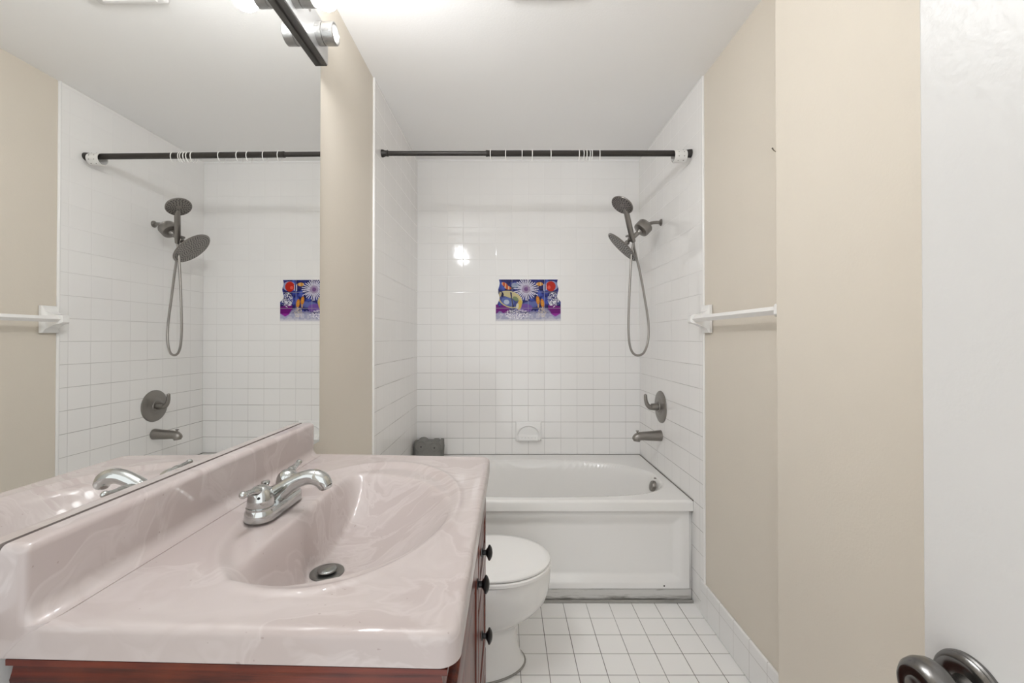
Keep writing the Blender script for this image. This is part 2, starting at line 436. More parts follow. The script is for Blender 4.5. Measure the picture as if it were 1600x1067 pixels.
# ------------------------------------------------------------------ toilet (tank at left wall, bowl towards the room)
TY = 1.695
toilet = thing('toilet', 'white toilet with closed lid between vanity and bathtub', 'toilet', (-0.2, TY, 0))
def egg(tip, rear, hw, z, n=56, nr=2.6):
    """outline: rounded nose towards +X, squarer rear"""
    c = tip - (tip - rear) * 0.46; out = []
    for k in range(n):
        t = 2 * PI * k / n; cs, sn = math.cos(t), math.sin(t)
        if cs >= 0: x = c + (tip - c) * cs; y = hw * sn
        else:
            e = 2 / nr; x = c - (c - rear) * abs(cs) ** e; y = hw * abs(sn) ** e * (1 if sn > 0 else -1)
        out.append((x, TY + y, z))
    return out
bm = nb()
sec = [(0.078, -.46, .130, 0), (0.076, -.46, .129, .012), (0.062, -.455, .121, .03), (0.05, -.45, .114, .08), (0.046, -.44, .112, .13), (0.052, -.42, .118, .165),
       (0.082, -.41, .133, .19), (0.125, -.40, .152, .218), (0.156, -.40, .165, .25), (0.172, -.40, .175, .29), (0.178, -.40, .180, .33), (0.179, -.40, .181, .365), (0.176, -.40, .178, .378), (0.168, -.395, .170, .382)]
loft(bm, [egg(t, r, h, z) for t, r, h, z in sec])
put('bowl', bm, PORC, toilet)
bm = nb(); tube(bm, [tuple(p) for p in egg(0.079, -.46, .131, .004)], .004, 8, closed=True); put('base_caulk', bm, CAULK, toilet)
bm = nb(); loft(bm, [egg(.176, -.31, .178, .3825), egg(.181, -.315, .183, .386), egg(.181, -.315, .183, .396), egg(.177, -.31, .179, .400)])
put('seat', bm, SEATW, toilet)
bm = nb(); loft(bm, [egg(.173, -.305, .175, .4015), egg(.178, -.31, .180, .405), egg(.178, -.31, .180, .411), egg(.172, -.305, .174, .417), egg(.15, -.28, .15, .4205), egg(.08, -.2, .09, .4225)])
put('lid', bm, SEATW, toilet)
for s in (-1, 1):
    bm = nb(); tube(bm, [(-.325, TY + s * .075 - .02, .405), (-.325, TY + s * .075 + .02, .405)], .011, 12, roundcap=.4); put('hinge', bm, SEATW, toilet)
bm = nb(); box(bm, (XL(TY) + .012, TY - .225, .375), (-.415, TY + .225, .690), .03, 4); tk = put('tank', bm, PORC, toilet)
bm = nb(); box(bm, (XL(TY) + .008, TY - .235, .691), (-.405, TY + .235, .725), .012, 3); put('tank_lid', bm, PORC, toilet)
bm = nb(); lathe(bm, (-.416, TY - .15, .64), (1, 0, 0), [(0, .014), (.01, .013), (.012, .008)], 16); tube(bm, [(-.40, TY - .15, .64), (-.395, TY - .11, .635), (-.395, TY - .075, .632)], [.006, .005, .006], 10, roundcap=1)
put('flush_lever', bm, CHROME, toilet)
for s in (-1, 1):
    bm = nb(); lathe(bm, (-.19, TY + s * .128, 0), (0, 0, 1), [(0, .014), (.01, .013), (.017, .007), (.018, .001)], 14); put('bolt_cap', bm, PORC, toilet)

# ------------------------------------------------------------------ vanity: local frame u from wall, v along wall, w above the worktop
VP_, VY, VR = Vector((-.6045, .513, .926)), -.0128, .0138
VM = Matrix.Translation(VP_) @ Matrix.Rotation(VY, 4, 'Z') @ Matrix.Rotation(VR, 4, 'Y')
VMI = VM.to_3x3()
def cabxf(co):        # plumb cabinet that meets the slightly tilted top (co.z = height above floor, 0.888 = underside of top)
    q = Matrix.Rotation(VY, 3, 'Z') @ Vector((co.x, co.y, 0))
    zt = VP_.z - .038 - VR * co.x
    return (VP_.x + q.x, VP_.y + q.y, co.z / 0.888 * zt)
UU, VV, TH = 0.551, 0.772, 0.038

top = thing('countertop', 'pink cultured marble vanity top with integral oval basin on red cabinet', 'vanity top', tuple(VM @ Vector((.27, .38, -.038))), VY)
RC, RB = 0.026, 0.011      # corner radius, edge rounding
Lp = (RC - RB) + RB * PI / 2 + (TH - RB)
def prof(p):
    """outward distance and drop along the rounded edge, p in 0..1"""
    l = p * Lp
    if l < RC - RB: return l, 0.0
    l -= RC - RB
    if l < RB * PI / 2:
        t = l / RB; return RC - RB + RB * math.sin(t), -(RB - RB * math.cos(t))
    return RC, -RB - (l - RB * PI / 2)
def bowl(u, v):
    h = 0.0
    # raised no-drip bead line along the edges
    ed = min(UU - u, v, VV - v)
    h += 0.0012 * sstep(0.030, 0.012, ed)
    # shallow dished oval around the bowl, fading at the tap deck
    so = math.hypot((u - .292) / .200, (v - .385) / .292)
    fade = sstep(0.085, 0.15, u)
    h += -0.0085 * sstep(1.03, 0.93, so) + 0.0034 * math.exp(-((so - 1.05) / .025) ** 2) * fade
    s = math.hypot((u - .215) / .262, (v - .362) / .252)
    t = 1 - s
    if t > -0.05:
        t = max(t + .05, 0); t = math.sqrt(t * t + .032 ** 2) - .032
        q = min(1, t / 0.93)
        d = 0.108 * (1 - (1 - q) ** 2.7) * sstep(.184, .230, u)
        h -= d
    return h
bowl0 = bowl
U_D, V_D = .250, .338
HD = bowl0(U_D, V_D) + .0008
def bowl(u, v):
    k = sstep(.050, .034, math.hypot(u - U_D, v - V_D)); return bowl0(u, v) * (1 - k) + HD * k
bm = nb()
na = 12
us = [('f', (UU - RC) * i / 110) for i in range(111)] + [('e', (i + 1) / na) for i in range(na)]
vs = [('n', 1 - j / na) for j in range(na)] + [('f', RC + (VV - 2 * RC) * j / 170) for j in range(171)] + [('e', (j + 1) / na) for j in range(na)]
def topp(i, j):
    ku, pu = us[i]; kv, pv = vs[j]
    a = pu if ku == 'e' else 0.0; b = pv if kv in 'en' and kv != 'f' else 0.0
    u = pu if ku == 'f' else UU - RC; v = pv if kv == 'f' else (RC if kv == 'n' else VV - RC)
    sg = -1 if kv == 'n' else 1
    if a == 0 and b == 0: return (u, v, bowl(u, v))
    xa, xb = a * math.sqrt(1 - b * b / 2), b * math.sqrt(1 - a * a / 2)
    rho = math.hypot(xa, xb); o, dr = prof(rho)
    uu = u + o * xa / rho; vv = v + sg * o * xb / rho
    return (uu, vv, bowl(uu, vv) + dr if dr > -RB else dr)
sheet(bm, len(us), len(vs), topp)
put('basin_top', bm, MARBLE, top, smooth='all', xf=VM)
bm = nb()
def splash_loop(v, e, cove):
    """cross-section in u-w: back, rounded top, front, cove; e pulls the outline in near the ends"""
    ft, tp, rt = .030 - e, .096 - e, .011
    lp = [(.0, -TH + .001), (.0, tp)]
    lp += [(ft - rt + rt * math.sin(t), tp - rt + rt * math.cos(t)) for t in [PI / 2 * k / 6 for k in range(7)]]
    lp += [(ft + cove - cove * math.cos(t), .0012 + cove - cove * math.sin(t)) for t in [PI / 2 * k / 8 for k in range(9)]]
    lp += [(ft + cove, -.004), (.006, -TH + .001)]
    return [(a, v, b) for a, b in lp]
st = []
ZV = .757
for k in range(6):
    t = PI / 2 * k / 5; st.append((-.0015 + .009 * (1 - math.cos(t)), .009 * (1 - math.sin(t)), .006 + .003 * k))
st += [(.05, 0, .022), (.4, 0, .022), (.70, 0, .022)]
for k in range(6):
    t = PI / 2 * k / 5; st.append((ZV - .010 + .010 * math.sin(t), .010 * (1 - math.cos(t)), .022 - .0025 * k))
loft(bm, [splash_loop(*q) for q in st])
box(bm, (-.018, .001, -TH), (.004, .757, .010), .0)
put('backsplash', bm, MARBLE, top, xf=VM)
bm = nb(); lathe(bm, (U_D, V_D, bowl(U_D, V_D) + .0005), (0, 0, 1), [(0, .0325), (.002, .032), (.003, .028), (.0015, .024), (.001, .020)], 36)
dr = put('drain_flange', bm, simple('worn_drain_metal', (.25, .25, .24), .3, .9, vary=.3), top, xf=VM)
bm = nb(); lathe(bm, (U_D, V_D, bowl(U_D, V_D) + .001), (0, 0, 1), [(0, .012), (.002, .016), (.005, .0185), (.0075, .018), (.009, .015), (.009, .001)], 36)
put('drain_stopper', bm, simple('stopper_metal', (.33, .34, .33), .22, .95), top, xf=VM)

# --- tap
fau = thing('basin_faucet', 'chrome two handle faucet on pink vanity top', 'faucet', tuple(VM @ Vector((.12, .37, 0))), VY)
FU, FV = .126, .370
def stad(hw, hl, z, n=40, r=None):
    out = []
    for k in range(n):
        t = 2 * PI * k / n; c, s = math.cos(t), math.sin(t)
        out.append((FU + hw * c, FV + (hl - hw) * (1 if s >= 0 else -1) * (1 if abs(s) > 1e-6 else 0) + hw * s, z))
    return out
bm = nb(); z0 = -.0035
loft(bm, [stad(.0275, .0775, z0), stad(.0285, .0785, z0 + .002), stad(.0275, .0775, z0 + .017), stad(.0245, .0745, z0 + .0215), stad(.018, .068, z0 + .0235)])
put('base', bm, CHROME, fau, xf=VM)
bm = nb(); pts = [(.114, FV, .006), (.128, FV, .022), (.148, FV, .039), (.169, FV, .053), (.191, FV, .0615), (.209, FV, .062), (.223, FV, .056), (.231, FV, .044)]
tube(bm, pts, [.027, .022, .0170, .0150, .0150, .0160, .0160, .0140], 24, smooth=5, up=(0, 1, 0))
lathe(bm, (.2304, FV, .0445), (.35, 0, -1), [(0, .0135), (.004, .0125), (.006, .0105), (.0065, .001)], 24)
put('spout', bm, CHROME, fau, xf=VM)
for s in (-1, 1):
    hv = FV + s * .050
    bm = nb(); lathe(bm, (FU, hv, .018), (0, 0, 1), [(0, .0255), (.003, .0255), (.004, .0235), (.006, .0245), (.018, .0235), (.028, .0215), (.036, .0175), (.041, .012), (.0435, .005), (.044, .001)], 32)
    hd = put('handle', bm, CHROME, fau, xf=VM)
    bm = nb(); tube(bm, [(FU, hv + s * .002, .046), (FU, hv + s * .014, .0545), (FU - .001, hv + s * .030, .0572), (FU - .002, hv + s * .045, .0595), (FU - .002, hv + s * .053, .061)],
                    [.0125, .0095, .0062, .0056, .0070], 18, smooth=5, roundcap=1)
    put('lever', bm, CHROME, hd, xf=VM)
    if s < 0:
        bm = nb(); lathe(bm, (FU + .008, hv - .0205, .043), (.25, -1, .2), [(0, .0026), (.0022, .0026)], 10); put('set_screw', bm, HOLE, hd, xf=VM, label='small dark set screw')
bm = nb(); lathe(bm, (.1065, FV + .004, .018), (-.1, 0, 1), [(0, .003), (.022, .003), (.024, .006), (.030, .0085), (.033, .008), (.034, .001)], 18)
put('lift_rod', bm, CHROME, fau, xf=VM)

# --- cabinet
cab = thing('vanity_cabinet', 'red mahogany vanity cabinet with black knobs under pink top', 'cabinet', (-.33, .9, 0), VY)
ZK = 0.888
FX = .520             # front face of carcass
bm = nb(); box(bm, (0.004, .018, .0), (FX, .036, ZK - .001)); box(bm, (0.004, .734, .0), (FX, .752, ZK - .001)); box(bm, (.004, .036, .10), (FX - .001, .734, .118)); box(bm, (.004, .036, .0), (.012, .734, ZK - .002))
box(bm, (FX - .080, .036, 0), (FX - .062, .734, .10)); box(bm, (FX - .019, .036, ZK - .068), (FX, .734, ZK - .001)); box(bm, (FX - .019, .036, .10), (FX, .734, .135)); box(bm, (FX - .019, .430, .10), (FX, .462, ZK - .068))
put('carcass', bm, WOODZ, cab, xf=cabxf, smooth=False)
# side panel frame (rails and stiles on the near side)
bm = nb(); box(bm, (.006, .010, .10), (.07, .020, ZK - .06), .002); box(bm, (FX - .07, .010, .10), (FX - .002, .020, ZK - .06), .002); box(bm, (.07, .010, .10), (FX - .07, .020, .18), .002)
put('side_frame', bm, WOODZ, cab, xf=cabxf, smooth=False)
# crown moulding under the top: profile swept round near side, front and far side
mp_ = [(0.0, -.002), (.0165, -.002), (.0165, -.0095), (.0100, -.0115), (.0085, -.016), (.0100, -.023), (.0125, -.030), (.0115, -.037), (.0070, -.044), (.0030, -.049), (.0015, -.058), (.0, -.058)]
bm = nb()
path = [((.006, .018), (0, -1)), ((FX, .018), (1, -1)), ((FX, .752), (1, 1)), ((.006, .752), (0, 1))]
loops = [[(p[0] + d[0] * o, p[1] + d[1] * o, ZK + h) for o, h in mp_] for p, d in path]
loft(bm, loops, cap0=True, cap1=True)
put('crown_moulding', bm, WOODX, cab, xf=cabxf)
def panel_front(y0, y1, z0, z1, mat):
    """raised-panel front: frame, bevel, field"""
    bm = nb(); fx = FX + .001
    def lp(o, x): return [(x, y0 + o, z0 + o), (x, y1 - o, z0 + o), (x, y1 - o, z1 - o), (x, y0 + o, z1 - o)]
    fr = min(.045, (z1 - z0) * .22)
    loft(bm, [lp(0, fx), lp(0, fx + .014), lp(.003, fx + .018), lp(.006, fx + .019), lp(fr, fx + .019), lp(fr + .004, fx + .012), lp(fr + .008, fx + .011), lp(fr + .024, fx + .017)])
    return bm
def knob(y, z, parent, r=.0185, out=.0):
    bm = nb(); lathe(bm, (FX + .0195, y, z), (1, 0, 0), [(0, r * .62), (.002, r * .60), (.004, r * .36), (.010, r * .34), (.014, r * .62), (.017, r * .98), (.020, r), (.023, r * .82), (.026, r * .45), (.027, .001)], 24)
    return put('knob', bm, KNOBM, parent, xf=cabxf)
dz0, dz1 = .115, ZK - .068
d1 = put('door', panel_front(.030, .440, dz0, dz1, WOODZ), WOODZ, cab, xf=cabxf); knob(.413, .762 - .012, d1)
hts = [(.665, dz1), (.395, .655), (dz0, .385)]
for (a, b), kz in zip(hts, (.742, .533, .25)):
    dd = put('drawer', panel_front(.452, .738, a, b, WOODY), WOODY, cab, xf=cabxf, label=None); knob(.565, kz, dd)

# ------------------------------------------------------------------ mirror
MA = 0.0125
def mx(y): return -.6015 + MA * (y - .93)
bm = nb(); ya, yb, za, zb = .36, 1.373, .940, 2.150
loft(bm, [[(mx(ya) - .0055, ya, za), (mx(yb) - .0055, yb, za), (mx(yb) - .0055, yb, zb), (mx(ya) - .0055, ya, zb)], [(mx(ya), ya, za), (mx(yb), yb, za), (mx(yb), yb, zb), (mx(ya), ya, zb)]])
bm.faces.ensure_lookup_table(); bmesh.ops.recalc_face_normals(bm, faces=bm.faces)
for f in bm.faces: f.material_index = 0 if f.normal.x > .9 else 1
mir = put('wall_mirror', bm, [MIRROR, MEDGE], smooth=False)
mir.location = (0, 0, 0); tag(mir, 'large frameless mirror on left wall above pink backsplash', 'mirror')

# ------------------------------------------------------------------ vanity light bar
LY0, LY1, LZ0, LZ1, LX = .630, 1.378, 2.154, 2.268, -.574
lamp = thing('vanity_light', 'steel vanity light bar with short cylinder lamps above mirror', 'light fixture', (-.60, .955, LZ0))
bm = nb()
box(bm, (LX - .003, LY0, LZ0 + .002), (LX, LY1, LZ1), .001, 1); put('front_plate', bm, LPLATE, lamp, smooth=False)
bm = nb(); bkx = XL(.955) - .004
loft(bm, [[(XL(LY0) - .006, LY0, z), (XL(LY1) - .006, LY1, z), (LX - .003, LY1, z), (LX - .003, LY0, z)] for z in (LZ0, LZ1 - .004)])
put('housing', bm, LDARK, lamp, smooth=False)
for k in range(5):
    y = 1.306 - .152 * k; zc = 2.207
    bm = nb(); lathe(bm, (LX, y, zc), (1, 0, 0), [(0, .0320), (.018, .0320), (.019, .0295), (.022, .0295), (.023, .0320), (.052, .0320), (.054, .030), (.054, .0265), (.040, .025)], 36, caps=False)
    so = put('lamp_holder', bm, GALV, lamp)
    if k == 0:
        bm = nb(); lathe(bm, (LX + .043, y, zc), (1, 0, 0), [(0, .0242), (.003, .0225), (.006, .012), (.0065, .001)], 24); put('lamp_face', bm, GLOWD, so, label='round white lamp face inside the holder')
    else:
        bm = nb(); lathe(bm, (LX + .038, y, zc), (1, 0, 0), [(0, .016), (.012, .018), (.022, .028), (.034, .036), (.048, .039), (.062, .036), (.074, .027), (.081, .014), (.083, .001)], 28); put('bulb', bm, GLOW, so, label='lit frosted globe bulb')
bm = nb(); lathe(bm, (LX, 1.245, 2.235), (1, 0, 0), [(0, .005), (.002, .005), (.004, .002)], 12); put('plate_screw', bm, NICKEL, lamp)

# ------------------------------------------------------------------ ceiling vent
vent = thing('ceiling_vent', 'white square vent cover on ceiling seen at top of mirror', 'vent', (.125, 1.5, ZC))
bm = nb(); box(bm, (0.0, 1.245, ZC - .022), (.25, 1.495, ZC - .0005), .012, 3); put('cover', bm, SWITCH, vent)
for k in range(9):
    bm = nb(); yy = 1.275 + .0235 * k; box(bm, (.03, yy, ZC - .0255), (.22, yy + .012, ZC - .021), .0015, 1); put('slat', bm, SWITCH, vent, smooth=False)

# ------------------------------------------------------------------ curtain rod and rings
RY, RZ = 2.075, 2.173
rod = thing('curtain_rod', 'dark bronze tension rod across the bathtub alcove near ceiling', 'curtain rod', (0.15, RY, RZ))
xl = XL(RY) + .0008; xs_ = -.098 + .012
bm = nb(); tube(bm, [(xl + .004, RY, RZ), (xs_ + .02, RY, RZ)], .0118, 20); put('inner_tube', bm, BLACKM, rod)
bm = nb(); lathe(bm, (xs_ - .008, RY, RZ), (1, 0, 0), [(0, .0125), (.001, .0150), (.010, .0150), (.011, .0143), (XR - .012 - xs_, .0143)], 20); put('outer_tube', bm, BLACKM, rod)
bm = nb(); lathe(bm, (xl, RY, RZ), (1, 0, 0), [(0, .0185), (.008, .0180), (.016, .0140), (.026, .0138), (.028, .0155), (.031, .0155), (.032, .012)], 24); put('end_cap', bm, BLACKM, rod)
bm = nb(); lathe(bm, (XR - .0008, RY, RZ), (-1, 0, 0), [(0, .020), (.010, .0195), (.022, .0175), (.030, .0150), (.031, .012)], 24); put('end_cap', bm, BLACKM, rod)
bm = nb(); CXc, cz = .822, RZ - .0145
lathe(bm, (CXc - .002, RY, cz), (1, 0, 0), [(0, .0300), (.004, .0305), (.055, .0295), (.060, .0285), (.060, .0255), (.004, .0265), (0, .0270), (0, .0300)], 32, caps=False)
for a in (0.5, 1.2, 1.9, 2.6):
    for xo in (.016, .042):
        d = Vector((0, -math.sin(a), math.cos(a))); lathe(bm, Vector((CXc + xo, RY, cz)) + d * .0293, d, [(0, .002), (.0014, .002)], 8, mi=1)
put('collar', bm, [PLASTER, HOLE], rod, label='white perforated collar at right end of rod')
ringx = [767.2, 791, 816, 831.5, 860.6, 905, 911, 916.5, 920.5, 924.5, 937.5]
rlab = ['leftmost', 'second from left', 'third from left', 'fourth from left', 'fifth from left, alone mid-rod', 'first of the close-set cluster on right half',
        'second of the close-set cluster', 'third of the close-set cluster', 'fourth of the close-set cluster', 'last of the close-set cluster', 'rightmost, just right of the cluster']
base_ring = None
for i, px in enumerate(ringx):
    X = (px - CX) * RY / FPX
    R_ = .0265
    if base_ring is None:
        bm = nb(); pts = [(0, R_ * math.sin(t), -.0105 + R_ * math.cos(t)) for t in [(-2.75 + 5.05 * k / 26) for k in range(27)]]
        tube(bm, pts, .0019, 8, roundcap=1)
        o = put('curtain_ring', bm, RINGP); base_ring = o
    else:
        o = base_ring.copy(); C.objects.link(o)
    o.location = (X, RY, RZ); o.rotation_euler = (random.uniform(-.08, .08), 0, random.uniform(-.16, .16) if i not in (5, 6, 7, 8, 9) else random.uniform(-.1, .1))
    tag(o, 'open white plastic curtain ring on dark rod, ' + rlab[i], 'curtain ring', 'white curtain rings on the rod')

# ------------------------------------------------------------------ shower fittings on right tiled wall
SY = 2.475
sh = thing('overhead_shower', 'dark nickel round rain shower head on diverter arm at right wall', 'shower head', (XR, SY, 1.945))
bm = nb(); lathe(bm, (XR - .0005, SY, 1.945), (-1, 0, 0), [(0, .020), (.004, .020), (.009, .014), (.012, .010)], 24); put('flange', bm, NICKEL, sh)
bm = nb(); tube(bm, [(XR - .002, SY, 1.945), (XR - .035, SY, 1.945), (XR - .062, SY, 1.940), (XR - .085, SY - .004, 1.928), (XR - .10, SY - .008, 1.918)], .0095, 16, smooth=4); put('shower_arm', bm, NICKEL, sh)
ax = Vector((-.70, -.10, -.70)).normalized(); bc = Vector((.792, 2.445, 1.905))
bm = nb(); lathe(bm, bc - ax * .030, ax, [(-.010, .012), (-.002, .018), (0, .036), (.004, .043), (.010, .046), (.012, .0445), (.014, .046), (.046, .046), (.052, .044), (.056, .036), (.058, .018), (.070, .015), (.074, .012)], 36)
put('diverter', bm, NICKEL, sh)
hub = Vector((.726, 2.440, 1.842))
bm = nb(); tube(bm, [bc + ax * .03, hub + Vector((0, .01, .0))], .013, 16); lathe(bm, hub + Vector((-.004, -.012, 0)), (0, 1, 0), [(0, .013), (.003, .016), (.028, .016), (.031, .013)], 24)
tube(bm, [hub + Vector((-.03, .0, .014)), hub + Vector((-.012, .0, .018)), hub + Vector((.0, 0, .010))], [.006, .009, .008], 12, roundcap=1)
put('holder', bm, NICKEL, sh)
rc, rn = Vector((.683, 2.487, 1.800)), Vector((-.70, .13, -.71)).normalized()
bm = nb(); tube(bm, [hub, rc - rn * .052], .0085, 14); lathe(bm, rc - rn * .052, rn, [(0, .009), (.005, .014), (.012, .015), (.018, .012), (.020, .016), (.034, .017), (.038, .02), (.046, .024)], 24)
put('swivel_joint', bm, NICKEL, sh)
def disc_head(c, n_, R_, th, rings, mats):
    bm = nb(); lathe(bm, c - n_ * th, n_, [(0, R_ * .22), (th * .25, R_ * .45), (th * .45, R_ * .86), (th * .65, R_ * .98), (th * .85, R_), (th, R_ * .975), (th, .001)], 56)
    u = n_.orthogonal().normalized(); v = n_.cross(u)
    for r, k in rings:
        for q in range(k):
            t = 2 * PI * (q + (hash((r, k)) % 7) / 7) / k; p = c + (u * math.cos(t) + v * math.sin(t)) * r
            lathe(bm, p, n_, [(0, .0031), (.0016, .0025), (.0018, .0004)], 7, mi=1)
    return bm
put('rain_head', disc_head(rc, rn, .114, .022, [(.012, 6), (.024, 11), (.037, 16), (.050, 22), (.063, 27), (.076, 33), (.089, 38), (.101, 44)], 0), [NICKEL, NOZZLE], sh)

hs = thing('hand_shower', 'dark nickel hand shower with hose resting in bracket above rain head', 'hand shower', (.733, 2.44, 1.826))
hc, hn = Vector((.640, 2.330, 1.998)), Vector((-.553, -.24, -.798)).normalized()
hp = Vector((.735, 2.438, 1.826))
bm = disc_head(hc, hn, .064, .020, [(.018, 8), (.028, 12), (.038, 16), (.047, 20), (.055, 24)], 0); put('spray_head', bm, [NICKEL, NOZZLE], hs)
hd = (hp - hc).normalized()
h0 = hc - hn * .012 + (hp - hc) * .22
bm = nb(); tube(bm, [hc - hn * .017 + (hp - hc) * .15, hc - hn * .016 + (hp - hc) * .30, hc + (hp - hc) * .55 - hn * .008, hc + (hp - hc) * .85, hp], [.013, .0150, .0155, .0150, .0125], 20, smooth=4, roundcap=.5)
put('handle', bm, NICKEL, hs)
bm = nb()
hose = [hp + Vector((0, .0, -.008)), (.728, 2.437, 1.78), (.720, 2.436, 1.70), (.712, 2.436, 1.55), (.706, 2.436, 1.40), (.706, 2.437, 1.30), (.716, 2.442, 1.225), (.738, 2.450, 1.184), (.772, 2.462, 1.174),
        (.808, 2.478, 1.192), (.836, 2.495, 1.26), (.842, 2.505, 1.36), (.820, 2.50, 1.50), (.790, 2.485, 1.64), (.758, 2.465, 1.75), (.742, 2.45, 1.80), (.738, 2.45, 1.832)]
tube(bm, hose, .0066, 12, smooth=8); put('hose', bm, HOSE, hs)

val = thing('shower_valve', 'dark nickel round shower valve plate with curved lever on tile', 'valve', (XR, 2.488, .875))
bm = nb(); lathe(bm, (XR - .0005, 2.488, .873), (-1, 0, 0), [(0, .093), (.004, .092), (.007, .086), (.009, .070), (.011, .058), (.010, .052), (.013, .045), (.016, .032), (.020, .030), (.020, .018)], 48); ep = put('escutcheon', bm, NICKEL, val)
bm = nb(); lathe(bm, (XR - .012, 2.488, .873), (-1, 0, 0), [(0, .019), (.010, .019), (.011, .021), (.044, .019), (.048, .014)], 28)
tube(bm, [(XR - .036, 2.488, .873), (XR - .060, 2.486, .870), (XR - .080, 2.482, .884), (XR - .091, 2.480, .910), (XR - .094, 2.478, .940)], [.016, .015, .012, .010, .009], 18, smooth=5, roundcap=1)
put('lever', bm, NICKEL, val)

sp = thing('tub_spout', 'dark nickel bathtub spout with pull knob below valve plate', 'spout', (XR, 2.488, .705))
bm = nb(); tube(bm, [(XR - .0005, 2.488, .706), (XR - .006, 2.488, .706), (XR - .06, 2.488, .704), (XR - .110, 2.488, .703), (XR - .133, 2.488, .700), (XR - .147, 2.488, .690), (XR - .151, 2.488, .680)],
                [.0315, .0315, .0280, .0245, .0235, .021, .016], 28, smooth=4, up=(0, 0, 1))
lathe(bm, (XR - .139, 2.488, .700), (-.1, 0, -1), [(0, .0215), (.018, .021), (.026, .0195), (.027, .013)], 24)
put('spout_body', bm, NICKEL, sp)
bm = nb(); lathe(bm, (XR - .138, 2.488, .715), (0, 0, 1), [(0, .006), (.012, .0045), (.016, .0085), (.019, .0095), (.021, .0085), (.022, .001)], 18); put('diverter_knob', bm, NICKEL, sp)

# ------------------------------------------------------------------ soap dish on back wall
def at_back(px, py, y=YB): return ((px - CX) * y / FPX, EYE - (py - CY) * y / FPX)
sd = thing('soap_dish', 'white ceramic soap dish set in tile above bathtub rim', 'soap dish', (.155, YB, .65))
sx0, sz1 = at_back(805, 657.5); sx1, sz0 = at_back(846, 688)
bm = nb()
def dish(i, j):
    a, b = i / 60, j / 44
    x = sx0 + (sx1 - sx0) * a; z = sz0 + (sz1 - sz0) * b
    d = min(a, 1 - a, (b), (1 - b)); y = -.010 * math.sqrt(min(1, d / .05))
    ex, ez = (x - (sx0 + sx1) / 2) / .071, (z - (sz0 + .040)) / .060
    if ez > -0.45:
        s = math.hypot(ex, ez); y += .009 * sstep(1.0, .90, s) - .004 * math.exp(-((s - 1.03) / .05) ** 2)
    y -= .030 * sstep(.30, .12, b) * sstep(0, .06, b) * sstep(0, .10, a) * sstep(1, .90, a)
    return (x, YB + y, z)
sheet(bm, 61, 45, dish); put('tray', bm, CERAM, sd, smooth='all', flip=False)
bm = nb()
for i in range(5):
    xx = sx0 + .045 + i * .022; tube(bm, [(xx, YB - .008, sz0 + .026), (xx, YB - .030, sz0 + .024)], .0022, 8)
put('ridges', bm, CERAM, sd)

